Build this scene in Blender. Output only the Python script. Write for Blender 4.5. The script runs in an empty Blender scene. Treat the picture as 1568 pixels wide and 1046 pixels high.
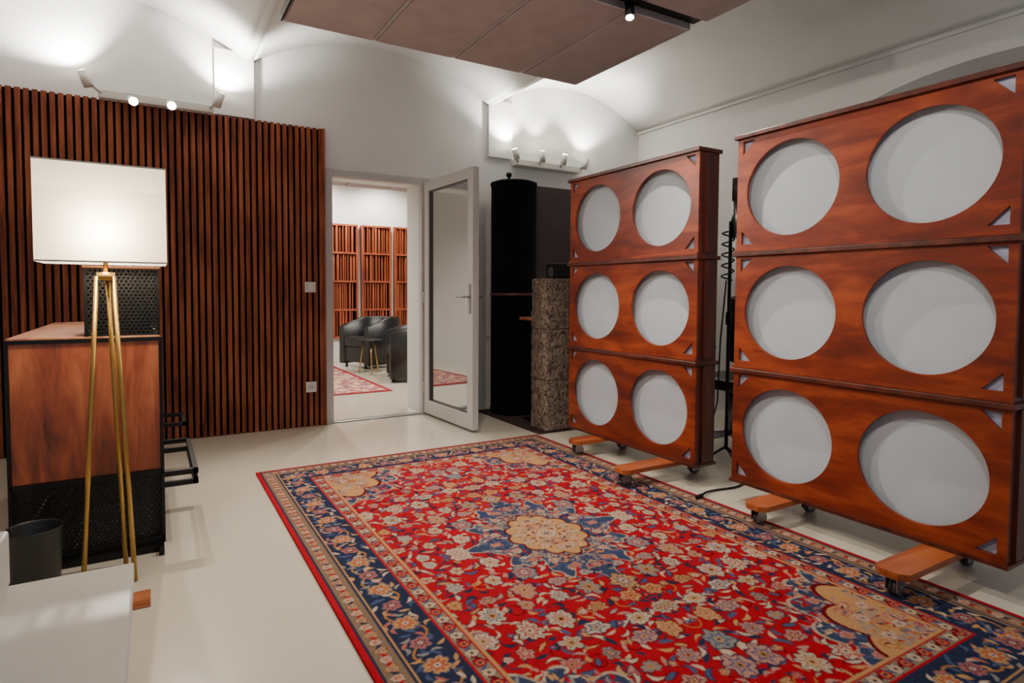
import bpy, bmesh, math, random
import numpy as np
from mathutils import Vector, Matrix, noise
random.seed(4); np.random.seed(4)
C=bpy.context.scene.collection
# ------------------------------------------------------------------ materials
def s2l(c): 
    return tuple(((x/12.92) if x<=.04045 else ((x+.055)/1.055)**2.4) for x in c)
def hexc(h):
    h=h.lstrip('#'); return s2l(tuple(int(h[i:i+2],16)/255 for i in (0,2,4)))+(1,)
def newmat(name):
    m=bpy.data.materials.new(name); m.use_nodes=True
    nt=m.node_tree; b=nt.nodes['Principled BSDF']; return m,nt,b
def plain(name,col,rough=.5,metal=0,noise_amt=.06,scale=8,bump=0.0,bscale=200,spec=.5,coat=0):
    m,nt,b=newmat(name)
    tc=nt.nodes.new('ShaderNodeTexCoord'); n=nt.nodes.new('ShaderNodeTexNoise'); n.inputs['Scale'].default_value=scale; n.inputs['Detail'].default_value=4
    nt.links.new(tc.outputs['Object'],n.inputs['Vector'])
    r=nt.nodes.new('ShaderNodeValToRGB'); c=hexc(col)
    r.color_ramp.elements[0].position=.3; r.color_ramp.elements[1].position=.7
    r.color_ramp.elements[0].color=tuple(x*(1-noise_amt) for x in c[:3])+(1,)
    r.color_ramp.elements[1].color=tuple(min(1,x*(1+noise_amt)) for x in c[:3])+(1,)
    nt.links.new(n.outputs['Fac'],r.inputs['Fac']); nt.links.new(r.outputs['Color'],b.inputs['Base Color'])
    b.inputs['Roughness'].default_value=rough; b.inputs['Metallic'].default_value=metal
    b.inputs['Specular IOR Level'].default_value=spec; b.inputs['Coat Weight'].default_value=coat; b.inputs['Coat Roughness'].default_value=.05
    if bump>0:
        n2=nt.nodes.new('ShaderNodeTexNoise'); n2.inputs['Scale'].default_value=bscale; n2.inputs['Detail'].default_value=3
        nt.links.new(tc.outputs['Object'],n2.inputs['Vector'])
        bp=nt.nodes.new('ShaderNodeBump'); bp.inputs['Strength'].default_value=bump; bp.inputs['Distance'].default_value=.01
        nt.links.new(n2.outputs['Fac'],bp.inputs['Height']); nt.links.new(bp.outputs['Normal'],b.inputs['Normal'])
    return m
def wood(name,dark,mid,light,axis='Z',scale=6,stretch=14,rough=.35,coat=.2,spec=.5):
    m,nt,b=newmat(name)
    tc=nt.nodes.new('ShaderNodeTexCoord'); mp=nt.nodes.new('ShaderNodeMapping')
    s=[stretch,stretch,stretch]; s['XYZ'.index(axis)]=1.0
    mp.inputs['Scale'].default_value=s
    nt.links.new(tc.outputs['Object'],mp.inputs['Vector'])
    n=nt.nodes.new('ShaderNodeTexNoise'); n.inputs['Scale'].default_value=scale/6; n.inputs['Detail'].default_value=8; n.inputs['Roughness'].default_value=.62; n.inputs['Distortion'].default_value=.6
    nt.links.new(mp.outputs['Vector'],n.inputs['Vector'])
    n2=nt.nodes.new('ShaderNodeTexNoise'); n2.inputs['Scale'].default_value=2.5; n2.inputs['Detail'].default_value=3
    nt.links.new(tc.outputs['Object'],n2.inputs['Vector'])
    mx=nt.nodes.new('ShaderNodeMath'); mx.operation='MULTIPLY_ADD'; mx.inputs[1].default_value=.35; 
    nt.links.new(n2.outputs['Fac'],mx.inputs[0]); nt.links.new(n.outputs['Fac'],mx.inputs[2])
    r=nt.nodes.new('ShaderNodeValToRGB'); e=r.color_ramp.elements
    e[0].position=.5; e[0].color=hexc(dark); e[1].position=.86; e[1].color=hexc(light)
    k=e.new(.66); k.color=hexc(mid)
    nt.links.new(mx.outputs[0],r.inputs['Fac']); nt.links.new(r.outputs['Color'],b.inputs['Base Color'])
    b.inputs['Roughness'].default_value=rough; b.inputs['Coat Weight'].default_value=coat; b.inputs['Coat Roughness'].default_value=.3
    b.inputs['Specular IOR Level'].default_value=spec
    bp=nt.nodes.new('ShaderNodeBump'); bp.inputs['Strength'].default_value=.12; bp.inputs['Distance'].default_value=.002
    nt.links.new(n.outputs['Fac'],bp.inputs['Height']); nt.links.new(bp.outputs['Normal'],b.inputs['Normal'])
    return m
def emis(name,col,s):
    m,nt,b=newmat(name); b.inputs['Emission Color'].default_value=hexc(col); b.inputs['Emission Strength'].default_value=s
    b.inputs['Base Color'].default_value=hexc(col); return m
def perforated(name,col,pitch=.016):
    m,nt,b=newmat(name); b.inputs['Base Color'].default_value=hexc(col); b.inputs['Metallic'].default_value=.3; b.inputs['Roughness'].default_value=.5
    tc=nt.nodes.new('ShaderNodeTexCoord'); sp=nt.nodes.new('ShaderNodeSeparateXYZ'); nt.links.new(tc.outputs['Object'],sp.inputs[0])
    def M(op,a,b_=None):
        n=nt.nodes.new('ShaderNodeMath'); n.operation=op
        for i,v in enumerate((a,b_)):
            if v is None: continue
            if isinstance(v,(int,float)): n.inputs[i].default_value=v
            else: nt.links.new(v,n.inputs[i])
        return n.outputs[0]
    h=M('ADD',sp.outputs['X'],sp.outputs['Y']); z=sp.outputs['Z']
    row=M('FLOOR',M('DIVIDE',z,pitch*.87)); off=M('MULTIPLY',M('MODULO',row,2.0),.5)
    a=M('SUBTRACT',M('FRACT',M('ADD',M('DIVIDE',h,pitch),off)),.5); c=M('SUBTRACT',M('FRACT',M('DIVIDE',z,pitch*.87)),.5)
    d=M('SQRT',M('ADD',M('MULTIPLY',a,a),M('MULTIPLY',c,c)))
    hole=M('LESS_THAN',d,.33)
    tr=nt.nodes.new('ShaderNodeBsdfTransparent'); mx=nt.nodes.new('ShaderNodeMixShader')
    nt.links.new(hole,mx.inputs[0]); nt.links.new(b.outputs[0],mx.inputs[1]); nt.links.new(tr.outputs[0],mx.inputs[2])
    nt.links.new(mx.outputs[0],nt.nodes['Material Output'].inputs['Surface']); return m
M_wall=plain('plaster_white','#d8d7d4',.9,noise_amt=.03,scale=2,bump=.15,bscale=60,spec=.2)
M_floor=plain('epoxy_floor','#cec5b3',.22,noise_amt=.04,scale=1.5,bump=.008,bscale=5,spec=.6,coat=.6)
M_felt=plain('black_felt','#0b0909',.95,spec=.1)
M_slat=wood('slat_walnut','#57240f','#7f3d22','#a25a38','Z',9,16,.5,.0,.3)
M_pan=wood('panel_mahogany','#531706','#70250c','#964019','Y',13,5,.42,.12,.35)
M_pan2=wood('panel_edge_mahogany','#300d07','#471709','#642512','Z',7,10,.4,.2)
M_plate=wood('plate_beech','#7c3411','#994a20','#b06030','X',7,10,.42,.1)
M_cab=wood('cabinet_walnut','#54231a','#96482b','#c47248','Z',9,7,.42,.1)
M_cabtop=wood('cabinet_top_walnut','#7a4228','#b87a55','#d09a74','Y',5,9,.35,.2)
M_blk=plain('black_steel','#101010',.45,.4)
M_perf=perforated('perforated_steel','#151515')
M_white=plain('white_lacquer','#cdcac3',.4,noise_amt=.01)
M_frame=plain('door_white_pvc','#b6b3b1',.35,noise_amt=.01)
M_fab=plain('absorber_white_fabric','#b5bcc3',.95,noise_amt=.03,scale=5,bump=.3,bscale=600,spec=.1)
M_tri=plain('absorber_lilac_fabric','#a9abc0',.95,noise_amt=.03,spec=.1)
M_blackfab=plain('black_fabric','#0a0a0b',.95,bump=.3,bscale=500,spec=.12)
M_cloud=plain('cloud_fabric','#b2a4a2',.95,noise_amt=.06,bump=.3,bscale=500,spec=.1)
M_cloudedge=plain('cloud_alu_edge','#c5c1c0',.5,.1)
M_grey=plain('grey_fabric','#4b4344',.9,spec=.1)
M_brass=plain('brushed_brass','#b08c4c',.32,.9)
M_rubber=plain('caster_rubber','#4a4644',.5)
M_steel=plain('zinc_steel','#9a9a9a',.35,.9)
M_leather=plain('black_leather','#0d0d0e',.35,bump=.2,bscale=80)
M_oak=wood('cap_wood','#6e3418','#95512c','#b87048','X',6,8,.4,.2)
M_farwood=wood('far_diffuser_wood','#74280f','#96421f','#b0582f','Z',6,8,.5,.05)
M_bulb=emis('spot_bulb','#fff0d8',140)
M_bulb2=emis('lamp_bulb','#ffe2b0',12)
M_darksheet=plain('dark_sheet','#2a1512',.8)
m,nt,b=newmat('door_glass'); 
tr=nt.nodes.new('ShaderNodeBsdfTransparent'); tr.inputs[0].default_value=(.76,.80,.80,1)
gl=nt.nodes.new('ShaderNodeBsdfGlossy'); gl.inputs['Roughness'].default_value=.02
fr=nt.nodes.new('ShaderNodeLayerWeight'); fr.inputs[0].default_value=.5; mx=nt.nodes.new('ShaderNodeMixShader')
nt.links.new(fr.outputs['Facing'],mx.inputs[0]); nt.links.new(tr.outputs[0],mx.inputs[1]); nt.links.new(gl.outputs[0],mx.inputs[2]); nt.links.new(mx.outputs[0],nt.nodes['Material Output'].inputs['Surface']); M_glass=m
m,nt,b=newmat('linen_shade')
tl=nt.nodes.new('ShaderNodeBsdfTranslucent'); tl.inputs[0].default_value=(.9,.85,.74,1)
df=nt.nodes.new('ShaderNodeBsdfDiffuse'); df.inputs[0].default_value=(.8,.77,.72,1)
mx=nt.nodes.new('ShaderNodeMixShader'); mx.inputs[0].default_value=.5
nt.links.new(df.outputs[0],mx.inputs[1]); nt.links.new(tl.outputs[0],mx.inputs[2])
nt.links.new(mx.outputs[0],nt.nodes['Material Output'].inputs['Surface']); M_shade=m
m,nt,b=newmat('bark'); tc=nt.nodes.new('ShaderNodeTexCoord'); mp=nt.nodes.new('ShaderNodeMapping'); mp.inputs['Scale'].default_value=(1,1,.45); nt.links.new(tc.outputs['Object'],mp.inputs['Vector'])
n=nt.nodes.new('ShaderNodeTexNoise'); n.inputs['Scale'].default_value=60; n.inputs['Detail'].default_value=6; n.inputs['Distortion'].default_value=1.4
nt.links.new(mp.outputs['Vector'],n.inputs['Vector'])
r=nt.nodes.new('ShaderNodeValToRGB'); r.color_ramp.elements[0].color=hexc('#30221b'); r.color_ramp.elements[1].color=hexc('#8f7b6c'); r.color_ramp.elements[0].position=.38; r.color_ramp.elements[1].position=.64
nt.links.new(n.outputs['Fac'],r.inputs['Fac']); nt.links.new(r.outputs['Color'],b.inputs['Base Color']); b.inputs['Roughness'].default_value=.8; M_bark=m
m,nt,b=newmat('rug_wool'); at=nt.nodes.new('ShaderNodeAttribute'); at.attribute_name='Col'
tc=nt.nodes.new('ShaderNodeTexCoord'); n=nt.nodes.new('ShaderNodeTexNoise'); n.inputs['Scale'].default_value=420; n.inputs['Detail'].default_value=2; nt.links.new(tc.outputs['Object'],n.inputs['Vector'])
bp=nt.nodes.new('ShaderNodeBump'); bp.inputs['Strength'].default_value=.5; bp.inputs['Distance'].default_value=.004; nt.links.new(n.outputs['Fac'],bp.inputs['Height']); nt.links.new(bp.outputs['Normal'],b.inputs['Normal'])
nt.links.new(at.outputs['Color'],b.inputs['Base Color']); b.inputs['Roughness'].default_value=.95; b.inputs['Specular IOR Level'].default_value=.06; M_rug=m
# ------------------------------------------------------------------ mesh builder
class MB:
    def __init__(s,name): s.name=name; s.bm=bmesh.new(); s.mats=[]
    def mi(s,m):
        if m not in s.mats: s.mats.append(m)
        return s.mats.index(m)
    def _fin(s,vs,m,smooth=False):
        i=s.mi(m); vs=set(vs)
        for f in {f for v in vs for f in v.link_faces}:
            if all(v in vs for v in f.verts): f.material_index=i; f.smooth=smooth
    def box(s,x0,x1,y0,y1,z0,z1,m,bev=0,M=None):
        r=bmesh.ops.create_cube(s.bm,size=1); vs=r['verts']
        for v in vs: v.co=Vector(((x0+x1)/2+v.co.x*(x1-x0),(y0+y1)/2+v.co.y*(y1-y0),(z0+z1)/2+v.co.z*(z1-z0)))
        if bev>0:
            es={e for v in vs for e in v.link_edges}
            r=bmesh.ops.bevel(s.bm,geom=list(es),offset=bev,segments=2,affect='EDGES',profile=.5)
            vs=list({v for f in r['faces'] for v in f.verts}|{v for v in vs if v.is_valid})
        if M is not None:
            for v in vs: v.co=M@v.co
        s._fin(vs,m); return vs
    def prism(s,poly,z0,z1,m):
        lo=[s.bm.verts.new((x,y,z0)) for x,y in poly]; hi=[s.bm.verts.new((x,y,z1)) for x,y in poly]; i0=s.mi(m); n=len(poly)
        fs=[s.bm.faces.new(lo[::-1]),s.bm.faces.new(hi)]+[s.bm.faces.new((lo[i],lo[(i+1)%n],hi[(i+1)%n],hi[i])) for i in range(n)]
        for f in fs: f.material_index=i0
    def cyl(s,p0,p1,r,m,seg=20,r2=None,smooth=True):
        p0=Vector(p0);p1=Vector(p1);d=p1-p0; r2=r if r2 is None else r2
        R=d.to_track_quat('Z','Y').to_matrix().to_4x4(); T=Matrix.Translation((p0+p1)/2)@R
        q=bmesh.ops.create_cone(s.bm,cap_ends=True,cap_tris=False,segments=seg,radius1=r,radius2=r2,depth=d.length,matrix=T)
        s._fin(q['verts'],m,False)
        if smooth:
            for f in {f for v in q['verts'] for f in v.link_faces}:
                if len(f.verts)==4: f.smooth=True
    def sph(s,c,r,m,sc=(1,1,1)):
        q=bmesh.ops.create_uvsphere(s.bm,u_segments=20,v_segments=12,radius=r,matrix=Matrix.Translation(c)@Matrix.Diagonal((*sc,1)))
        s._fin(q['verts'],m,True)
    def lathe(s,c,prof,m,seg=40):
        rings=[]
        for (r,z) in prof:
            rings.append([s.bm.verts.new((c[0]+r*math.cos(2*math.pi*i/seg),c[1]+r*math.sin(2*math.pi*i/seg),c[2]+z)) for i in range(seg)])
        i0=s.mi(m)
        for a,b_ in zip(rings,rings[1:]):
            for i in range(seg):
                f=s.bm.faces.new((a[i],a[(i+1)%seg],b_[(i+1)%seg],b_[i])); f.smooth=True; f.material_index=i0
    def face(s,pts,m):
        f=s.bm.faces.new([s.bm.verts.new(p) for p in pts]); f.material_index=s.mi(m); return f
    def tube(s,pts,r,m,seg=8):
        for a,b_ in zip(pts,pts[1:]): s.cyl(a,b_,r,m,seg)
        for p in pts[1:-1]: s.sph(p,r,m)
    def addmesh(s,me,M,m):
        n0=len(s.bm.verts); s.bm.from_mesh(me); s.bm.verts.ensure_lookup_table()
        vs=[s.bm.verts[i] for i in range(n0,len(s.bm.verts))]
        for v in vs: v.co=M@v.co
        s._fin(vs,m)
    def obj(s,bevel=0,recalc=True):
        if recalc: bmesh.ops.recalc_face_normals(s.bm,faces=s.bm.faces)
        me=bpy.data.meshes.new(s.name); s.bm.to_mesh(me); s.bm.free()
        for m in s.mats: me.materials.append(m)
        o=bpy.data.objects.new(s.name,me); C.objects.link(o)
        if bevel:
            md=o.modifiers.new('bevel','BEVEL'); md.width=bevel; md.segments=2; md.limit_method='ANGLE'; md.angle_limit=math.radians(50)
        return o
def plate2d(loops,thick,bev=0):
    cu=bpy.data.curves.new('tmp','CURVE'); cu.dimensions='2D'; cu.fill_mode='BOTH'; cu.extrude=thick/2; cu.bevel_depth=bev
    for L in loops:
        sp=cu.splines.new('POLY'); sp.points.add(len(L)-1); sp.use_cyclic_u=True
        for p,q in zip(sp.points,L): p.co=(q[0],q[1],0,1)
    o=bpy.data.objects.new('tmp',cu); C.objects.link(o); dg=bpy.context.evaluated_depsgraph_get(); dg.update()
    me=bpy.data.meshes.new_from_object(o.evaluated_get(dg)); bpy.data.objects.remove(o); return me
MYZ=Matrix(((0,0,1,0),(1,0,0,0),(0,1,0,0),(0,0,0,1)))
MXZ=Matrix(((1,0,0,0),(0,0,-1,0),(0,1,0,0),(0,0,0,1)))
# ------------------------------------------------------------------ room shell
YB=5.08; XR=4.6; XL=-2.3; YN=-1.2; YB2=5.48; YF=9.95
ZS=2.84; RISE=.30
ridges=[-3.51,-1.42,.667,2.756,4.6]
def vault(x):
    for a,b_ in zip(ridges,ridges[1:]):
        if a<=x<=b_:
            w=(b_-a)/2-.03; c=(a+b_)/2; d=abs(x-c)
            if d>=w: return ZS
            R=(w*w+RISE*RISE)/(2*RISE)
            return ZS+math.sqrt(max(0,R*R-d*d))-(R-RISE)
    return ZS
b=MB('floor'); b.box(XL-.1,XR+.5,YN,YF+.1,-.1,0,M_floor); b.obj()
b=MB('ceiling')
xs=[XL-.05]
for a,c in zip(ridges,ridges[1:]):
    xs+= [a+.0001]+[a+.03+(c-a-.06)*i/48 for i in range(49)]
xs=sorted(set(round(x,4) for x in xs if XL-.05<=x<=XR))+[XR+.02]
prev=None; i0=b.mi(M_wall)
for x in xs:
    z=vault(min(x,XR)); cur=(b.bm.verts.new((x,YN,z)),b.bm.verts.new((x,YB+.05,z)))
    if prev: f=b.bm.faces.new((prev[0],prev[1],cur[1],cur[0])); f.smooth=True; f.material_index=i0
    prev=cur
o=b.obj(recalc=False); 
md=o.modifiers.new('es','EDGE_SPLIT'); md.split_angle=math.radians(15)
md=o.modifiers.new('so','SOLIDIFY'); md.thickness=.06; md.offset=-1
DX0,DX1,DZ=1.27,2.09,2.07
b=MB('wall_back'); b.addmesh(plate2d([[(XL-.1,0),(DX0,0),(DX0,DZ),(DX1,DZ),(DX1,0),(XR+.1,0),(XR+.1,3.3),(XL-.1,3.3)]],YB2-YB),Matrix.Translation((0,(YB+YB2)/2,0))@MXZ,M_wall)
for (xa,xb,za) in ((.43,.70,2.405),(2.73,2.98,2.36)): b.box(xa,xb,YB-.035,YB+.02,za,2.885,M_wall)
b.obj()
b=MB('wall_left'); b.box(XL-.1,XL,YN,YB,0,3.3,M_wall); b.obj()
arch=[]
yc,hw,zs,zc=1.85,1.45,2.22,2.62; R=(hw*hw+(zc-zs)**2)/(2*(zc-zs))
for i in range(41):
    y=yc-hw+2*hw*i/40; arch.append((y,zs+math.sqrt(R*R-(y-yc)**2)-(R-(zc-zs))))
b=MB('wall_right'); b.addmesh(plate2d([[(YN,0),(YB,0),(YB,3.2),(YN,3.2)],[(yc-hw,.9)]+arch+[(yc+hw,.9)]],.3),Matrix.Translation((XR+.15,0,0))@MYZ,M_wall)
b.box(XR+.3,XR+.36,YN,YB,0,3.2,M_wall); b.obj()
b=MB('trim_cornice_right'); b.box(XR-.02,XR-.002,YN,YB-.002,ZS-.03,ZS-.005,M_wall); b.obj()
b=MB('wall_far_room_back'); b.box(-.2,6.2,YF,YF+.1,0,3,M_wall); b.obj()
b=MB('wall_far_room_left'); b.box(-.3,-.2,YB2,YF,0,3,M_wall); b.obj()
b=MB('wall_far_room_right'); b.box(6.1,6.2,YB2,YF,0,3,M_wall); b.obj()
b=MB('ceiling_far_room'); b.box(-.3,6.2,YB2,YF+.1,2.9,3.0,M_wall); b.obj()
b=MB('trim_door_frame'); y0,y1=YB-.012,YB+.06
b.box(DX0-.055,DX0+.02,y0,y1,0,DZ+.03,M_frame); b.box(DX1-.02,DX1+.055,y0,y1,0,DZ+.03,M_frame); b.box(DX0+.02,DX1-.02,y0,y1,DZ-.03,DZ+.03,M_frame)
b.box(DX0+.02,DX1-.02,YB-.01,YB+.07,0,.012,M_steel); b.obj(.003)
b=MB('door_1'); L=.86; H=2.06; w=.085; t=.055; z0=.02
b.box(0,w,0,t,z0,H,M_frame,.004); b.box(L-w,L,0,t,z0,H,M_frame,.004); b.box(w,L-w,0,t,z0,z0+.12,M_frame,.004); b.box(w,L-w,0,t,H-w,H,M_frame,.004)
b.box(w,L-w,t*.45,t*.45+.006,z0+.12,H-w,M_glass)
for (xa,xb_,za,zb_) in ((w,w+.008,z0+.12,H-w),(L-w-.008,L-w,z0+.12,H-w),(w,L-w,z0+.12,z0+.128),(w,L-w,H-w-.008,H-w)):
    b.box(xa,xb_,.008,t-.008,za,zb_,M_rubber)
for s_ in (-1,1):
    yy=0 if s_<0 else t
    b.box(L-.055,L-.025,yy-.006 if s_<0 else yy,yy if s_<0 else yy+.006,.93,1.16,M_steel,.002)
    b.cyl((L-.04,yy,1.06),(L-.04,yy+s_*.05,1.06),.009,M_steel); b.cyl((L-.04,yy+s_*.05,1.06),(L-.17,yy+s_*.05,1.06),.009,M_steel)
for z in (.2,1.0,1.85): b.cyl((-.008,0,z),(-.008,0,z+.09),.009,M_frame)
o=b.obj(); o.location=(2.085,YB-.03,0); o.rotation_euler=(0,0,math.radians(-87))
# ------------------------------------------------------------------ slat wall
b=MB('wall_slat_paneling'); b.box(-2.2,1.222,YB-.016,YB-.002,0.002,2.395,M_felt)
x=-2.19
while x<1.2:
    b.box(x,x+.029,YB-.036,YB-.016,.002,2.40,M_slat); x+=.0455
b.box(1.205,1.225,YB-.042,YB-.002,.002,2.402,M_slat)
b.obj()
def switch(name,x,z):
    b=MB(name); b.box(x-.042,x+.042,YB-.052,YB-.0405,z-.042,z+.042,M_white,.003); b.box(x-.03,x+.03,YB-.058,YB-.052,z-.03,z+.03,M_white,.002); b.obj()
switch('light_switch',1.10,1.13)
b=MB('wall_outlet'); x,z=1.10,.325
b.box(x-.042,x+.042,YB-.052,YB-.0405,z-.042,z+.042,M_white,.003); b.cyl((x,YB-.055,z),(x,YB-.052,z),.022,M_frame); b.cyl((x-.009,YB-.057,z),(x-.009,YB-.054,z),.003,M_blk,8); b.cyl((x+.009,YB-.057,z),(x+.009,YB-.054,z),.003,M_blk,8); b.obj()
# ------------------------------------------------------------------ rug
RX0,RX1,RY0,RY1=.52,2.52,.62,3.88
res=.003; HX=(RX1-RX0)/2; HY=(RY1-RY0)/2
nx=int(HX/res); ny=int(HY/res)
gx=(np.arange(nx)+.5)*HX/nx; gy=(np.arange(ny)+.5)*HY/ny
QX,QY=np.meshgrid(gx,gy,indexing='ij')
def H(h): return np.array(hexc(h)[:3])
RED=H('#9c0c1c'); NAVY=H('#232940'); TAN=H('#ac8054'); CREAM=H('#b3a089'); PINK=H('#9c5a52'); DRED=H('#5e0812'); GREY=H('#7d7976'); BLUE=H('#414c6b'); GOLD=H('#9a6834'); ROSE=H('#a3786c')
img=np.zeros((nx,ny,3)); img[:]=RED
def put(mask,col,sl=None):
    if sl is None: img[mask]=col
    else: img[sl][mask]=col
def win(cx,cy,r):
    i0=max(0,int((cx-r)/HX*nx)); i1=min(nx,int((cx+r)/HX*nx)+2); j0=max(0,int((cy-r)/HY*ny)); j1=min(ny,int((cy+r)/HY*ny)+2)
    return (slice(i0,i1),slice(j0,j1))
def bad(sl): return sl[0].start>=sl[0].stop or sl[1].start>=sl[1].stop
def flower(cx,cy,R,n=8,out=NAVY,pet=CREAM,ring=RED,core=TAN,rot=0,asp=1.0,ragged=.2):
    sl=win(cx,cy,R*1.45*max(asp,1)); 
    if bad(sl): return
    dx=QX[sl]-cx; dy=(QY[sl]-cy)/asp; c,s_=math.cos(rot),math.sin(rot); a=dx*c+dy*s_; b_=-dx*s_+dy*c
    r=np.hypot(a,b_)/R; th=np.arctan2(b_,a); p=(1-ragged)+ragged*np.abs(np.cos(n*th/2))+.08*np.cos(3*th+cx*40)+.05*np.cos(5*th+cy*50)
    put(r<p+.10,out,sl); put(r<p,pet,sl); put((r<p*.98)&(np.abs(np.sin(n*th/2))<.16)&(r>.6),pet*.4,sl)
    q=.54+.12*np.cos(n*th); put(r<q,ring,sl); put(r<q-.13,.75*pet+.25*ring,sl); put(r<.25,core,sl); put(r<.11,out,sl)
def leaf(cx,cy,L,W,rot,col,out=None,curve=0):
    sl=win(cx,cy,L*1.2)
    if bad(sl): return
    dx=QX[sl]-cx; dy=QY[sl]-cy; c,s_=math.cos(rot),math.sin(rot); a=(dx*c+dy*s_)/L; b_=(-dx*s_+dy*c)/W+curve*a*a*L/W*.05
    w=np.clip(1-a*a,0,1)
    if out is not None: put((np.abs(b_)<w+.35*(w>0))&(np.abs(a)<1.1),out,sl)
    put(np.abs(b_)<w*.9-.02,col,sl)
def vine(pts,r,col):
    for (x,y) in pts:
        sl=win(x,y,r*1.5)
        if bad(sl): continue
        put(np.hypot(QX[sl]-x,QY[sl]-y)<r,col,sl)
def curl(cx,cy,R,a0,turns,col,r=.0035):
    n=int(80*abs(turns)); vine([(cx+R*(1-.7*i/n)*math.cos(a0+turns*6.28*i/n),cy+R*(1-.7*i/n)*math.sin(a0+turns*6.28*i/n)) for i in range(n)],r,col)
FX=HX-.33; FY=HY-.33
rs=random.Random(9)
for j in range(-1,15):
    for i in range(-1,8):
        cx=i*.142+(.071 if j%2 else 0); cy=j*.118+.03
        if cx>FX+.1 or cy>FY+.1: continue
        cx+=rs.uniform(-.02,.02); cy+=rs.uniform(-.018,.018)
        curl(cx+.055,cy+.02,.04,rs.uniform(0,6.28),rs.choice([-.9,.9]),rs.choice([NAVY,DRED,GOLD]),.0028)
        for q in range(6):
            an=q*1.05+rs.uniform(-.3,.3); d=rs.uniform(.052,.066)
            leaf(cx+d*math.cos(an),cy+d*math.sin(an),rs.uniform(.018,.032),rs.uniform(.006,.011),an+rs.uniform(.5,1.5),rs.choice([NAVY,CREAM,TAN,BLUE,ROSE,CREAM,NAVY]),rs.choice([None,None,NAVY,DRED]),curve=rs.uniform(-15,15))
        R=rs.choice([.034,.040,.047,.028])
        flower(cx,cy,R,rs.choice([5,6,8,9]),rs.choice([NAVY,DRED,NAVY]),rs.choice([CREAM,CREAM,ROSE,H('#a99a86'),TAN,GREY]),rs.choice([RED,DRED,PINK,BLUE,GOLD]),rs.choice([TAN,GOLD,CREAM]),rs.uniform(0,3),rs.choice([1,1.25,.8]),rs.choice([.25,.33,.42]))
        sx,sy=cx+.071+rs.uniform(-.01,.01),cy+rs.uniform(-.012,.012)
        flower(sx,sy,rs.choice([.012,.016]),6,NAVY,rs.choice([TAN,CREAM,PINK,BLUE]),RED,CREAM,rs.uniform(0,3))
def blob(cx,cy,a,b_,n,amp,ph=0):
    dx=(QX-cx)/a; dy=(QY-cy)/b_; r=np.hypot(dx,dy); th=np.arctan2(dy,dx); return r/(1+amp*np.abs(np.cos(n*th/2+ph))-amp*.5)
rr=np.abs(QX/.33)**1.3+np.abs(QY/.45)**1.3; th=np.arctan2(QY/.45,QX/.33)
q=rr/(1+.16*np.cos(12*th)+.07*np.cos(28*th)); put(q<1.06,CREAM*.8); put(q<1.02,NAVY*.5+BLUE*.5)
rs=random.Random(11)
for i in range(150):
    an=rs.uniform(0,1.57); f=rs.uniform(.45,1.02); k_=1/((abs(math.cos(an))**1.3+abs(math.sin(an))**1.3)**.77); x=.33*f*k_*math.cos(an); y=.45*f*k_*math.sin(an)
    leaf(x,y,.020,.0065,rs.uniform(0,6.28),rs.choice([BLUE,GREY,CREAM,TAN,NAVY,PINK,RED,BLUE,NAVY]),None,rs.uniform(-15,15))
    if i%7==0: curl(x,y,.03,rs.uniform(0,6),.9,rs.choice([GREY,TAN]),.0028)
for an,f in ((0,.85),(.32,.72),(.63,.8),(.95,.72),(1.27,.8),(1.57,.86)):
    flower(.31*f*math.cos(an),.42*f*math.sin(an),.024,6,NAVY,CREAM if f<.75 else ROSE,RED,TAN,an,1,.35)
q=blob(0,0,.16,.21,12,.16)/(1+.05*np.cos(4*th)); put(q<1.06,DRED); put(q<1.0,TAN)
for i in range(52):
    an=rs.uniform(0,1.57); f=rs.uniform(.3,.95); x=.155*f*math.cos(an); y=.205*f*math.sin(an)
    leaf(x,y,.016,.005,rs.uniform(0,6.28),rs.choice([PINK,GREY,ROSE,GOLD,BLUE,CREAM,DRED]),None,rs.uniform(-15,15))
for an in (.25,.8,1.35): flower(.11*math.cos(an),.148*math.sin(an),.02,6,PINK,CREAM,PINK,GOLD,an)
flower(0,0,.05,10,PINK,CREAM,GOLD,BLUE)
flower(0,.52,.05,8,NAVY,TAN,BLUE,CREAM,0,1.3,.3)
m_=(QX<FX)&(QY<FY)
q=blob(FX,FY,.36,.46,16,.16); put((q<1.03)&m_,CREAM*.8); put((q<1.0)&m_,NAVY*.6+BLUE*.4)
for i in range(130):
    an=rs.uniform(3.14,4.71); f=rs.uniform(.74,1.06); x=FX+.36*f*math.cos(an); y=FY+.46*f*math.sin(an)
    leaf(x,y,.02,.007,rs.uniform(0,6.28),rs.choice([BLUE,GREY,CREAM,TAN,PINK,RED,RED]),None,rs.uniform(-15,15))
for i in range(6):
    an=3.2+1.45*i/5; flower(FX+.36*.88*math.cos(an),FY+.46*.88*math.sin(an),.024,6,NAVY,ROSE,RED,TAN)
q=blob(FX,FY,.27,.36,10,.2); put((q<1.05)&m_,DRED); put((q<1.0)&m_,TAN)
for i in range(110):
    an=rs.uniform(3.14,4.71); f=rs.uniform(.1,.95); x=FX+.27*f*math.cos(an); y=FY+.36*f*math.sin(an)
    leaf(x,y,.018,.005,rs.uniform(0,6.28),rs.choice([PINK,GREY,ROSE,GOLD,BLUE,DRED,CREAM,RED]),None,rs.uniform(-18,18))
    if i%5==0: curl(x,y,.035,rs.uniform(0,6),1.1,rs.choice([PINK,GREY,GOLD]),.003)
for (dx,dy) in ((.08,.09),(.18,.07),(.07,.22),(.15,.17)): flower(FX-dx,FY-dy,.022,8,PINK,CREAM,PINK,BLUE)
E=np.minimum(HX-QX,HY-QY)
def band(a,b_,col): put((E>=a)&(E<b_),col)
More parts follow.
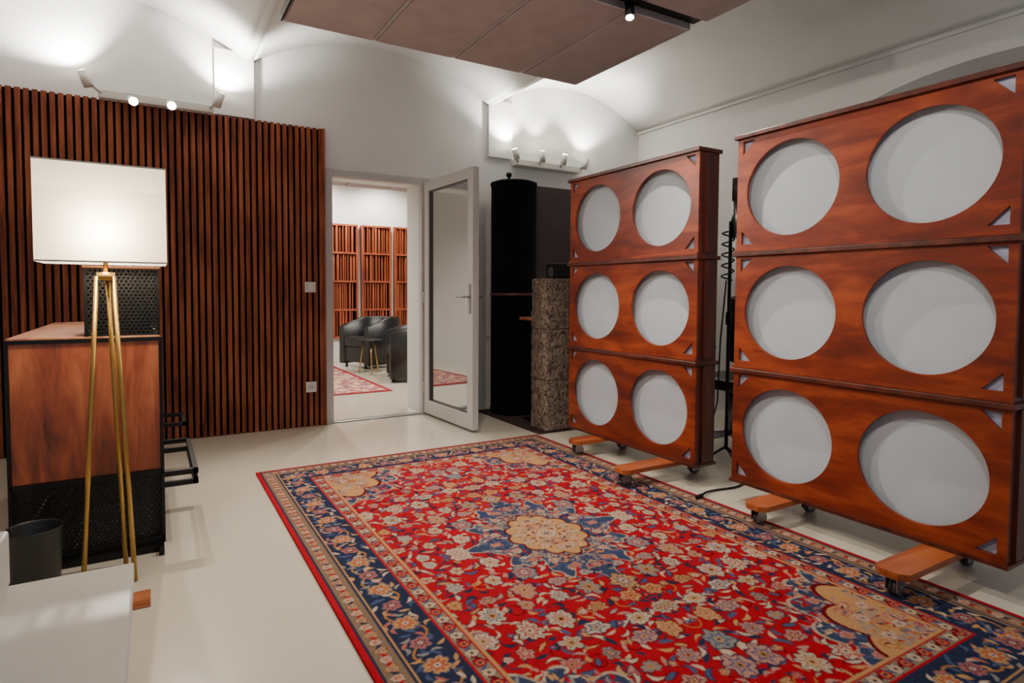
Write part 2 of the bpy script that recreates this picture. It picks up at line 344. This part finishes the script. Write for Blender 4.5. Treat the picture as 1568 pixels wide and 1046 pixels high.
band(0,.335,NAVY)
band(.325,.335,TAN)
def along(fn,off,step,ph=0.0):
    k=0; y=ph
    while y<HY-off+.001: fn(HX-off,y,k,0); y+=step; k+=1
    k=0; x=ph
    while x<HX-off+.001: fn(x,HY-off,k,1); x+=step; k+=1
rs=random.Random(5)
for t in np.linspace(0,HY-.18,1400): vine([(HX-.182+.045*math.sin(t*2*math.pi/.26),t)],.004,GOLD)
for t in np.linspace(0,HX-.18,900): vine([(t,HY-.182+.045*math.sin(t*2*math.pi/.26))],.004,GOLD)
def bf(x,y,k,ax):
    for q in range(9):
        an=q*.7+rs.uniform(-.3,.3); d=rs.uniform(.045,.07); leaf(x+d*math.cos(an),y+d*math.sin(an),.022,.008,an+1,rs.choice([CREAM,TAN,BLUE,PINK,GREY,BLUE,TAN]),None,rs.uniform(-15,15))
    flower(x,y,.044 if k%2 else .034,8 if k%2 else 6,BLUE,TAN if k%2 else PINK,RED if k%2 else NAVY,CREAM,.3,1,.3)
along(bf,.182,.13,.0)
band(.0,.095,H('#75614f')); band(.0,.020,RED); band(.020,.030,NAVY)
along(lambda x,y,k,ax: flower(x,y,.020,6,DRED,CREAM if k%2 else TAN,RED if k%2 else BLUE,TAN),.062,.050)
along(lambda x,y,k,ax: leaf(x,y,.016,.007,.8 if k%2 else 2.3,RED if k%3 else NAVY),.062,.050,.025)
band(.095,.104,NAVY); band(.104,.112,TAN)
band(.262,.325,H('#806d59')); band(.262,.270,RED); band(.319,.325,RED)
along(lambda x,y,k,ax: flower(x,y,.022,6,NAVY,RED if k%2 else CREAM,TAN,NAVY),.295,.054)
along(lambda x,y,k,ax: leaf(x,y,.018,.007,.8 if k%2 else 2.3,BLUE if k%2 else DRED),.295,.054,.027)
full=np.concatenate([img[::-1],img],0); full=np.concatenate([full[:,::-1],full],1)
full=full*(1+.09*np.random.randn(*full.shape[:2],1))
f2=full.copy(); f2[1:-1,1:-1]=(full[1:-1,1:-1]*4+full[:-2,1:-1]+full[2:,1:-1]+full[1:-1,:-2]+full[1:-1,2:])/8; full=np.clip(f2,0,1)
NX,NY=full.shape[:2]
X,Y=np.meshgrid(np.linspace(-HX,HX,NX),np.linspace(-HY,HY,NY),indexing='ij')
co=np.stack([X,Y,np.full_like(X,.011)],-1).reshape(-1,3)
idx=np.arange(NX*NY).reshape(NX,NY)
quads=np.stack([idx[:-1,:-1],idx[1:,:-1],idx[1:,1:],idx[:-1,1:]],-1).reshape(-1,4)
ring=np.concatenate([idx[:,0],idx[-1,1:],idx[-2::-1,-1],idx[0,-2:0:-1]]); nr=len(ring)
low=co[ring].copy(); low[:,2]=.0015; base=len(co); co=np.concatenate([co,low]); li=base+np.arange(nr)
sk=np.stack([ring,li,np.roll(li,-1),np.roll(ring,-1)],-1)
quads=np.concatenate([quads,sk])
me=bpy.data.meshes.new('persian_rug'); me.vertices.add(len(co)); me.vertices.foreach_set('co',co.ravel())
me.loops.add(quads.size); me.loops.foreach_set('vertex_index',quads.ravel().astype(np.int32))
me.polygons.add(len(quads)); me.polygons.foreach_set('loop_start',(np.arange(len(quads))*4).astype(np.int32))
me.update(calc_edges=True)
ca=me.color_attributes.new('Col','FLOAT_COLOR','POINT'); cc=np.ones((len(co),4)); cc[:NX*NY,:3]=full.reshape(-1,3); cc[NX*NY:,:3]=DRED
ca.data.foreach_set('color',cc.ravel().astype(np.float32)); me.materials.append(M_rug)
o=bpy.data.objects.new('persian_rug',me); C.objects.link(o); o.location=((RX0+RX1)/2,(RY0+RY1)/2,0)
# ------------------------------------------------------------------ absorber panel trolleys
PX=2.62; PD=.16; W=1.2; HB=.597; ZB=.114
def ell(cx,cy,a,b_,n=72): return [(cx+a*math.cos(2*math.pi*i/n),cy+b_*math.sin(2*math.pi*i/n)) for i in range(n)]
def trolley(y0,feet):
    b=MB('acoustic_panel_trolley'); y1=y0+W
    for k in range(3):
        z0=ZB+k*HB; z1=z0+HB-.004; g=.028; T=.072
        loops=[[(y0,z0),(y1,z0),(y1,z1),(y0,z1)]]
        for c in (.25,.75): loops.append(ell(y0+W*c,(z0+z1)/2,.243,.226))
        for (sy,cy) in ((1,y0+g),(-1,y1-g)):
            for (sz,cz) in ((1,z0+g+.012),(-1,z1-g)):
                loops.append([(cy,cz),(cy+sy*T,cz),(cy,cz+sz*T)])
        b.addmesh(plate2d(loops,.012,.0015),Matrix.Translation((PX+.008,0,0))@MYZ,M_pan)
        b.box(PX+.048,PX+.09,y0+.018,y1-.018,z0+.018,z1-.018,M_fab)
        for (cy,s_) in ((y0+g,1),(y1-g,-1)):
            for cz in (z0+g+.012+T/2,z1-g-T/2):
                b.box(PX+.020,PX+.024,min(cy-s_*.008,cy+s_*(T+.004)),max(cy-s_*.008,cy+s_*(T+.004)),cz-T/2-.006,cz+T/2+.006,M_tri)
        b.box(PX+.015,PX+PD,y0,y0+.018,z0,z1,M_pan2); b.box(PX+.015,PX+PD,y1-.018,y1,z0,z1,M_pan2)
        b.box(PX+.015,PX+PD,y0+.018,y1-.018,z0,z0+.018,M_pan2); b.box(PX+.015,PX+PD,y0+.018,y1-.018,z1-.018,z1,M_pan2)
        b.box(PX+PD-.014,PX+PD-.004,y0+.018,y1-.018,z0+.018,z1-.018,M_pan2)
        b.box(PX-.018,PX+PD+.012,y0-.014,y1+.014,z1-.016,z1+.006,M_pan2,.003)
        if k<2: b.box(PX-.010,PX,y0-.004,y1+.004,z1+.008,z1+.022,M_pan)
        b.box(PX+.05,PX+.11,y0-.012,y0,z0+.02,z1-.02,M_pan2)
    b.box(PX-.008,PX+PD+.01,y0-.01,y1+.01,ZB-.001,ZB+.014,M_pan2)
    for (fy,xo) in feet:
        xa=PX-xo; xb=PX+PD+.10; ch=.028
        b.prism([(xa,fy-.06+ch),(xa+ch,fy-.06),(xb,fy-.06),(xb,fy+.06),(xa+ch,fy+.06),(xa,fy+.06-ch)],ZB-.026,ZB-.002,M_plate)
        for cx,rz in ((xa+.035,.0115),(PX+PD+.04,0.0005)):
            b.box(cx-.03,cx+.03,fy-.03,fy+.03,ZB-.030,ZB-.026,M_steel)
            r_=.031
            for s_ in (-1,1): 
                b.box(cx-.014,cx+.04,fy+s_*.02-.0015,fy+s_*.02+.0015,rz+r_-.010,ZB-.030,M_steel)
                b.cyl((cx+.022,fy+s_*.009-.007,rz+r_),(cx+.022,fy+s_*.009+.007,rz+r_),r_,M_rubber,24)
            b.cyl((cx+.022,fy-.024,rz+r_),(cx+.022,fy+.024,rz+r_),.010,M_steel,12)
    return b.obj()
trolley(2.40,((2.60,.38),(3.26,.22))); trolley(.94,((1.15,.37),(1.84,.22)))
# ------------------------------------------------------------------ bass trap tube, bark column
b=MB('bass_trap_column'); c=(2.85,4.79,0)
b.lathe(c,[(0,.002),(.205,.002),(.21,.01),(.21,.04),(.205,.05),(.205,1.06),(.213,1.065),(.213,1.09),(.205,1.095),(.205,2.05),(.212,2.06),(.212,2.08),(.17,2.095),(0,2.095)],M_blackfab,48)
b.lathe(c,[(.2135,1.066),(.216,1.07),(.216,1.086),(.2135,1.09)],M_pan2,48)
b.cyl((c[0]-.08,c[1]-.05,2.09),(c[0]-.08,c[1]-.05,2.13),.014,M_blk); b.sph((c[0]-.08,c[1]-.05,2.145),.026,M_blk); b.obj()
b=MB('bark_diffuser_column'); i0=b.mi(M_bark); seg=96
for k in range(3):
    za,zb=.004+k*.402,.004+(k+1)*.402-.003; rings=[]
    for j in range(70):
        z=za+(zb-za)*j/69; ring=[]
        for i in range(seg):
            th=2*math.pi*i/seg; cs,sn=math.cos(th),math.sin(th); q=.128/(abs(cs)**6+abs(sn)**6)**(1/6)
            n_=noise.noise(Vector((q*cs*30,q*sn*30,z*16+k*7)))*.5+noise.noise(Vector((q*cs*90,q*sn*90,z*50)))*.5
            rr=q*(.97+.09*n_) - (.005 if j in(0,69) else 0)
            ring.append(b.bm.verts.new((2.77+rr*cs,4.06+rr*sn,z)))
        rings.append(ring)
    for a,c_ in zip(rings,rings[1:]):
        for i in range(seg): f=b.bm.faces.new((a[i],a[(i+1)%seg],c_[(i+1)%seg],c_[i])); f.material_index=i0; f.smooth=True
    for rg in (rings[0],rings[-1]): f=b.bm.faces.new(rg); f.material_index=i0
b.obj()
b=MB('speaker_monitor'); b.box(2.77,2.93,4.0,4.14,1.212,1.33,M_blk,.008); b.cyl((2.768,4.07,1.26),(2.775,4.07,1.26),.04,M_rubber,24); b.obj()
b=MB('grey_absorber_panel'); b.box(3.12,3.95,4.86,4.96,.02,2.10,M_grey,.006); b.box(3.10,3.97,4.85,4.97,0.002,.02,M_blk); b.obj()
b=MB('side_stand'); b.box(2.74,2.98,4.26,4.5,.86,.885,M_oak,.003); b.box(2.84,2.88,4.36,4.4,.012,.86,M_blk); b.box(2.76,2.96,4.28,4.48,.002,.012,M_blk,.003); b.obj()
b=MB('dark_floor_sheet'); b.box(2.56,3.9,3.90,5.0,.0,.0015,M_darksheet); b.obj()  # thin dark brown sheet on the floor under the columns
# ------------------------------------------------------------------ gap: mic stand and office chair
b=MB('microphone_stand'); c=Vector((3.15,2.62,0))
for a in (0.5,2.6,4.7): b.tube([c+Vector((0,0,.12)),c+Vector((.18*math.cos(a),.18*math.sin(a),.012))],.008,M_blk)
b.cyl(c+Vector((0,0,.1)),c+Vector((0,0,1.55)),.011,M_blk); b.cyl(c+Vector((0,0,.9)),c+Vector((0,0,.98)),.02,M_blk)
b.cyl(c+Vector((.02,.02,1.5)),c+Vector((.06,-.03,1.82)),.008,M_blk)
b.cyl(c+Vector((.03,-.02,1.45)),c+Vector((.03,-.02,1.68)),.028,M_steel,24); b.cyl(c+Vector((.03,-.02,1.68)),c+Vector((.03,-.02,1.82)),.03,M_grey,24)
pts=[]
for i in range(60): t=i/59; pts.append(c+Vector((-.02+.045*math.cos(t*30),.0+.03*math.sin(t*30),1.5-.32*t)))
b.tube(pts,.005,M_blk,6)
b.tube([c+Vector((-.03,0,1.18)),c+Vector((-.05,.02,.8)),c+Vector((-.02,.06,.4)),c+Vector((-.1,.1,.02))],.005,M_blk,6); b.obj()
b=MB('audio_cable'); pts=[Vector((2.50+.45*t,2.235+.09*t+.03*math.sin(t*6),.020-.012*min(1,t*3)) ) for t in [i/24 for i in range(25)]]
b.tube(pts,.006,M_blk,8); b.cyl((2.46,2.23,.023),(2.51,2.238,.023),.010,M_blk,12); b.obj()
b=MB('office_chair'); c=Vector((3.52,2.88,0))
for i in range(5):
    a=i*1.2566+.3; e=c+Vector((.28*math.cos(a),.28*math.sin(a),.075)); b.tube([c+Vector((0,0,.11)),e],.018,M_steel); b.cyl(e+Vector((0,-.02,-.045)),e+Vector((0,.02,-.045)),.029,M_rubber,16)
b.cyl(c+Vector((0,0,.1)),c+Vector((0,0,.44)),.025,M_steel)
b.box(c.x-.24,c.x+.24,c.y-.24,c.y+.24,.44,.52,M_leather,.03); b.box(c.x+.2,c.x+.26,c.y-.22,c.y+.22,.58,1.08,M_leather,.025); b.box(c.x+.22,c.x+.25,c.y-.03,c.y+.03,.42,.62,M_blk)
for s_ in (-1,1): b.tube([c+Vector((0,s_*.23,.47)),c+Vector((0,s_*.29,.5)),c+Vector((0,s_*.29,.68))],.012,M_blk); b.box(c.x-.13,c.x+.13,c.y+s_*.29-.03,c.y+s_*.29+.03,.68,.71,M_leather,.01)
b.obj()
# ------------------------------------------------------------------ ceiling cloud
b=MB('ceiling_acoustic_cloud'); xe=[.673,1.218,1.755,2.285,2.775]; zc0=2.65
for (ya,yb_) in ((2.63,3.755),(1.37,2.50)):
    for x0,x1 in zip(xe,xe[1:]):
        b.box(x0+.016,x1-.016,ya,yb_,zc0,zc0+.055,M_cloud,.004)
        b.box(x0+.002,x0+.010,ya,yb_,zc0+.004,zc0+.05,M_cloudedge); b.box(x1-.010,x1-.002,ya,yb_,zc0+.004,zc0+.05,M_cloudedge)
    b.box(xe[0]-.006,xe[0]+.006,ya,yb_,zc0,zc0+.05,M_blk)
    b.box(xe[0],xe[-1],ya,yb_,zc0+.056,zc0+.062,M_blk)
for y in (1.6,2.3,2.8,3.6): b.box(xe[0],xe[-1],y,y+.04,zc0+.062,zc0+.09,M_blk)
b.box(xe[0],xe[-1]+.02,2.505,2.625,zc0+.04,zc0+.07,M_blk)
for x in (.9,2.6):
    for y in (1.62,2.32,2.82,3.62): b.cyl((x,y+.01,zc0+.08),(x,y+.01,vault(x)+.01),.003,M_steel,6)
b.obj()
# ------------------------------------------------------------------ lights
def spot(parent,loc,target,watt,ang,col=(1,.93,.84),blend=.7,rad=.02):
    L=bpy.data.lights.new('spot_beam','SPOT'); L.energy=watt; L.spot_size=math.radians(ang); L.spot_blend=blend; L.color=col; L.shadow_soft_size=rad
    o=bpy.data.objects.new('spot_beam',L); C.objects.link(o); o.location=loc; o.rotation_euler=(Vector(target)-Vector(loc)).to_track_quat('-Z','Y').to_euler()
    if parent: o.parent=parent
    return o
def head(b,piv,dirv,m,L=.10,r=.030):
    d=Vector(dirv).normalized(); p=Vector(piv); b.cyl(p-d*L*.35,p+d*L*.65,r,m,24)
    b.cyl(p+d*(L*.65),p+d*(L*.65+.002),r*.82,M_bulb,20); return p+d*(L*.65+.012)
def wall_fixture(name,x0,x1,z,heads):
    b=MB(name); b.box(x0,x1,YB-.10,YB-.042 if x0<1 else YB-.002,z-.03,z+.03,M_white,.006)
    ends=[]
    for (hx,hz,d,tgt,w,ang) in heads:
        piv=Vector((hx,YB-.15,hz)); b.cyl((min(max(hx,x0+.02),x1-.02),YB-.09,z),piv,.01,M_white,10)
        ends.append((head(b,piv,d,M_white),tgt,w,ang))
    o=b.obj()
    for e,t,w,a in ends: spot(o,e,t,w,a,col=(1,.96,.90) if w!=115 else (1,.90,.78))
wall_fixture('wall_spot_fixture',-.28,.41,2.42,[
 (-.34,2.47,(-.35,-.02,.9),(-.66,4.99,3.2),125,125),
 (-.085,2.385,(.10,-.9,-.30),(.4,2.0,.2),115,100),
 (.143,2.395,(.05,-.9,-.35),(1.5,2.0,.3),115,100),
 (.44,2.46,(.3,-.02,.9),(.60,5.0,3.2),95,125)])
wall_fixture('wall_spot_fixture',2.99,3.76,2.33,[
 (2.96,2.37,(-.35,-.05,.9),(2.82,4.99,3.2),75,110),
 (3.25,2.38,(0.0,-.02,.9),(3.25,4.99,3.2),40,80),
 (3.50,2.38,(.05,-.25,.9),(3.55,4.72,3.2),45,95),
 (3.76,2.37,(.35,-.05,.9),(3.90,4.99,3.2),60,105)])
def track_spot(loc,tgt,w,ang,name='ceiling_track_spotlight',col=(1,.91,.80)):
    b=MB(name); p=Vector(loc); d=(Vector(tgt)-p).normalized()
    e=head(b,p,d,M_blk,.09,.026); b.cyl(p,p+Vector((0,0,.06)),.006,M_blk,8); b.box(p.x-.03,p.x+.03,p.y-.02,p.y+.02,p.z+.045,p.z+.058,M_blk); o=b.obj(); spot(o,e,tgt,w,ang,col); return o
track_spot((2.245,2.565,2.63),(1.8,1.9,0),100,115)
track_spot((1.1,2.565,2.63),(1.4,2.7,0),95,115)
track_spot((.2,1.0,2.62),(2.62,2.6,1.5),85,80)  # out-of-view spot, added to light the panels from upper left
track_spot((.9,.3,2.62),(2.62,1.3,1.7),75,80)  # another unseen spot added near the camera to brighten the nearer panel
# ------------------------------------------------------------------ floor lamp
b=MB('floor_lamp'); cx,cy=-.146,2.77; zt,zb=1.555,1.198; hw=.2; hd=.12
for (a0,a1,b0,b1) in ((cx-hw,cx+hw,cy-hd,cy-hd),(cx+hw,cx+hw,cy-hd,cy+hd),(cx+hw,cx-hw,cy+hd,cy+hd),(cx-hw,cx-hw,cy+hd,cy-hd)):
    b.face([(a0,b0,zb),(a1,b1,zb),(a1,b1,zt),(a0,b0,zt)],M_shade)
for z in (zb,zt-.006):
    b.box(cx-hw-.001,cx+hw+.001,cy-hd-.001,cy-hd+.002,z,z+.006,M_white); b.box(cx-hw-.001,cx+hw+.001,cy+hd-.002,cy+hd+.001,z,z+.006,M_white)
    b.box(cx-hw-.001,cx-hw+.002,cy-hd,cy+hd,z,z+.006,M_white); b.box(cx+hw-.002,cx+hw+.001,cy-hd,cy+hd,z,z+.006,M_white)
b.box(cx-hw,cx+hw,cy-.004,cy+.004,zb+.01,zb+.016,M_brass)
b.cyl((cx,cy,1.14),(cx,cy,1.30),.008,M_brass); b.cyl((cx,cy,1.285),(cx,cy,1.33),.018,M_brass); b.sph((cx,cy,1.37),.034,M_bulb2,(1,1,1.2))
b.cyl((cx,cy,1.135),(cx,cy,1.165),.03,M_brass,24)
for (fx,fy,tx,ty) in ((-.232,2.665,-.028,-.01),(-.070,2.665,.024,-.01),(-.105,2.845,.004,.02)):
    b.cyl((cx+tx,cy+ty,1.15),(fx,fy,.003),.0085,M_brass,12)
o=b.obj(recalc=False)
L=bpy.data.lights.new('lamp_light','POINT'); L.energy=22; L.color=(1,.84,.62); L.shadow_soft_size=.045; lo=bpy.data.objects.new('lamp_light',L); C.objects.link(lo); lo.location=(cx,cy-.02,1.31); lo.parent=o
# ------------------------------------------------------------------ cabinet loudspeaker
b=MB('speaker_cabinet'); x0,x1,y0,y1=-.477,.03,2.95,4.36
b.box(x0+.006,x1-.006,y0,y1,.345,.90,M_cab,.002); b.box(x0,x1,y0-.004,y1,.90,.912,M_cabtop,.002)
b.box(x0-.006,x0+.006,y0-.008,y0+.012,.03,.905,M_blk); b.box(x1-.006,x1+.006,y0-.008,y0+.012,.03,.905,M_blk)
b.box(x0,x1,y0-.008,y0+.02,.325,.345,M_blk); b.box(x0,x1,y0,y1,.335,.345,M_blk); b.box(x0,x1,y0-.009,y0-.003,.889,.905,M_blk)
for q in ((x0,x1,y0+.01,y0+.013),(x0,x1,y1-.013,y1-.01),(x0,x0+.003,y0+.013,y1-.013),(x1-.003,x1,y0+.013,y1-.013)):
    b.box(*q,.055,.325,M_perf)
for x in (x0,x1-.02): b.box(x,x+.02,y0-.08,y1+.05,.002,.03,M_blk,.002)
b.box(x0,x1,y0-.03,y0-.008,.002,.03,M_blk); b.box(x0,x1,y0-.008,y0+.012,.03,.06,M_blk); b.box(x0,x1,y1-.02,y1,.03,.06,M_blk)
for x in (x0,x1-.02): b.box(x,x+.02,y1-.02,y1,.03,.345,M_blk)
ux0=-.231
for q in ((ux0,x1,y0,y0+.003),(ux0,x1,3.4,3.403),(ux0,ux0+.003,y0+.003,3.4),(x1-.003,x1,y0+.003,3.4)): b.box(*q,.915,1.18,M_perf)
for x in (ux0,x1-.012):
    for y in (y0-.001,3.392): b.box(x,x+.012,y,y+.012,.912,1.18,M_blk)
b.box(ux0+.03,x1-.03,y0+.05,3.36,.915,1.14,M_blk)
b.box(ux0,x1,y0,3.403,1.18,1.186,M_blk); b.box(ux0-.004,x1+.004,y0-.006,3.41,1.186,1.196,M_oak,.002)
for (ya,yb_) in ((2.97,3.62),(4.0,4.34)):
    for zz in (.30,.255) if ya<3.5 else (.31,):
        b.box(x1-.01,.165,ya,ya+.02,zz,zz+.022,M_blk); b.box(x1-.01,.165,yb_-.02,yb_,zz,zz+.022,M_blk); b.box(.145,.165,ya,yb_,zz,zz+.022,M_blk)
b.obj()
b=MB('waste_bin'); c=(-.375,2.71,0)
b.lathe(c,[(0,.002),(.068,.002),(.072,.01),(.085,.245),(.088,.25),(.085,.252),(.081,.245),(.068,.012),(0,.010)],plain('bin_plastic','#1c1e20',.45),40); b.obj()
# ------------------------------------------------------------------ white bench foreground
b=MB('white_lacquer_bench'); b.box(-1.1,-.05,.6,1.82,.36,.40,M_white,.004); b.box(-1.1,-.07,.62,1.80,.06,.36,M_white); b.box(-1.05,-.1,.66,1.76,.002,.06,M_blk)
b.box(-1.1,-.30,.6,1.83,.40,.53,M_white,.006); b.obj()
b=MB('floor_outlet_cover'); b.box(-.075,-.02,2.42,2.56,.0005,.004,M_oak,.001); b.box(-.068,-.027,2.44,2.54,.004,.0055,M_oak); b.obj()
# ------------------------------------------------------------------ far room contents
def diffuser(x0,x1):
    b=MB('slatted_wall_diffuser'); y=YF-.002; b.box(x0,x1,y-.02,y,.34,2.18,M_felt)
    for x in (x0,x1-.03): b.box(x,x+.03,y-.09,y-.02,.34,2.18,M_farwood)
    for z in (.34,.78,1.24,1.70,2.15): b.box(x0+.03,x1-.03,y-.085,y-.02,z,z+.03,M_farwood)
    r_=random.Random(int(x0*100)); 
    for zz in (.37,.81,1.27,1.73):
        x=x0+.045
        while x<x1-.06:
            w_=r_.choice([.014,.02,.03]); b.box(x,x+w_,y-.08+r_.choice([0,.02]),y-.02,zz,zz+.415,M_farwood); x+=w_+r_.choice([.02,.032])
    b.obj()
for a in (1.86,2.42,2.98,3.54,4.10): diffuser(a,a+.50)
def tub(x,y,rot):
    b=MB('tub_armchair'); n=25; i0=b.mi(M_leather)
    def path(off):
        pts=[(-.34,-(.30-off))]
        for i in range(n):
            a=-math.pi/2+math.pi*i/(n-1); pts.append((.05+(.33-off)*math.cos(a),(.30-off)*math.sin(a)))
        pts.append((-.34,(.30-off))); return pts
    po,pi_=path(-.04),path(.06)
    N=len(po); V=[]
    for i in range(N):
        hz=.72-.12*max(0,-(po[i][0]-.05)/.39)
        V.append([b.bm.verts.new((*po[i],.05)),b.bm.verts.new((*po[i],hz-.02)),b.bm.verts.new(((po[i][0]*.7+pi_[i][0]*.3),(po[i][1]*.7+pi_[i][1]*.3),hz)),b.bm.verts.new(((po[i][0]*.3+pi_[i][0]*.7),(po[i][1]*.3+pi_[i][1]*.7),hz)),b.bm.verts.new((*pi_[i],hz-.02)),b.bm.verts.new((*pi_[i],.05))])
    for a,c_ in zip(V,V[1:]):
        for k in range(6): f=b.bm.faces.new((a[k],a[(k+1)%6],c_[(k+1)%6],c_[k])); f.smooth=True; f.material_index=i0
    for e in (V[0],V[-1]): f=b.bm.faces.new(e); f.material_index=i0
    b.box(-.34,.28,-.235,.235,.30,.44,M_leather,.03); b.box(-.32,.26,-.23,.23,.08,.30,M_leather,.01)
    for sx in (-.3,.25):
        for sy in (-.22,.22): b.cyl((sx,sy,.001),(sx,sy,.08),.018,M_blk,12)
    o=b.obj(); o.location=(x,y,0); o.rotation_euler=(0,0,rot)
tub(2.80,8.75,math.radians(20)); tub(2.86,7.20,math.radians(-15))
b=MB('side_table'); b.cyl((2.50,7.95,.44),(2.50,7.95,.455),.17,M_blk,32)
for a in (0.4,2.5,4.6): b.cyl((2.50+.08*math.cos(a),7.95+.08*math.sin(a),.44),(2.50+.15*math.cos(a),7.95+.15*math.sin(a),.001),.009,M_brass,10)
b.obj()
m,nt,bb=newmat('far_rug'); tc=nt.nodes.new('ShaderNodeTexCoord'); vo=nt.nodes.new('ShaderNodeTexVoronoi'); vo.inputs['Scale'].default_value=11; nt.links.new(tc.outputs['Object'],vo.inputs['Vector'])
r=nt.nodes.new('ShaderNodeValToRGB'); r.color_ramp.interpolation='CONSTANT'; e=r.color_ramp.elements; e[0].color=hexc('#b5a48e'); e[1].position=.33; e[1].color=hexc('#94434a'); k=e.new(.2); k.color=hexc('#5a5f70'); k=e.new(.55); k.color=hexc('#b89a80')
nt.links.new(vo.outputs['Distance'],r.inputs['Fac']); nt.links.new(r.outputs['Color'],bb.inputs['Base Color']); bb.inputs['Roughness'].default_value=.95
b=MB('persian_rug_small'); M_red=plain('rug_red_edge','#8a1420',.95)
b.box(.5,2.28,6.42,9.0,.001,.008,M_red); b.box(.56,2.22,6.48,8.94,.008,.010,m); b.obj()
b=MB('ceiling_acoustic_cloud_small')
for i in range(4): b.box(1.2+i*.62,1.8+i*.62,7.3,8.9,2.62,2.67,M_cloud,.004)
b.box(1.2,3.66,7.6,7.64,2.67,2.9,M_blk); b.box(1.2,3.66,8.5,8.54,2.67,2.9,M_blk); b.obj()
b=MB('ceiling_light_track'); b.box(1.0,4.2,6.58,6.62,2.84,2.898,M_blk); b.box(1.0,4.2,9.28,9.32,2.84,2.898,M_blk); b.obj()
for x in (1.4,2.2,3.2): track_spot((x,6.6,2.782),(x,6.9,0),210,150,col=(1,.93,.84))
for x in (2.2,3.2): track_spot((x,9.3,2.782),(x+.1,YF,1.6),100,150,col=(1,.93,.84))
# ------------------------------------------------------------------ world + camera
w=bpy.data.worlds.new('world'); bpy.context.scene.world=w; w.use_nodes=True
w.node_tree.nodes['Background'].inputs[0].default_value=(.76,.85,1,1); w.node_tree.nodes['Background'].inputs[1].default_value=.45
yaw,pit,roll=map(math.radians,(30.644,2.515,.305))
fw=Vector((math.sin(yaw)*math.cos(pit),math.cos(yaw)*math.cos(pit),-math.sin(pit))); rt=Vector((math.cos(yaw),-math.sin(yaw),0)); up=rt.cross(fw)
r2=rt*math.cos(roll)+up*math.sin(roll); u2=-rt*math.sin(roll)+up*math.cos(roll)
cd=bpy.data.cameras.new('camera'); cam=bpy.data.objects.new('camera',cd); C.objects.link(cam)
cam.matrix_world=Matrix(((r2.x,u2.x,-fw.x,0),(r2.y,u2.y,-fw.y,0),(r2.z,u2.z,-fw.z,1.1),(0,0,0,1)))
cd.sensor_width=36; cd.lens=932.7/1568*36; cd.shift_y=-34.9/1568; cd.clip_start=.05
bpy.context.scene.camera=cam
print("DONE_BUILD")
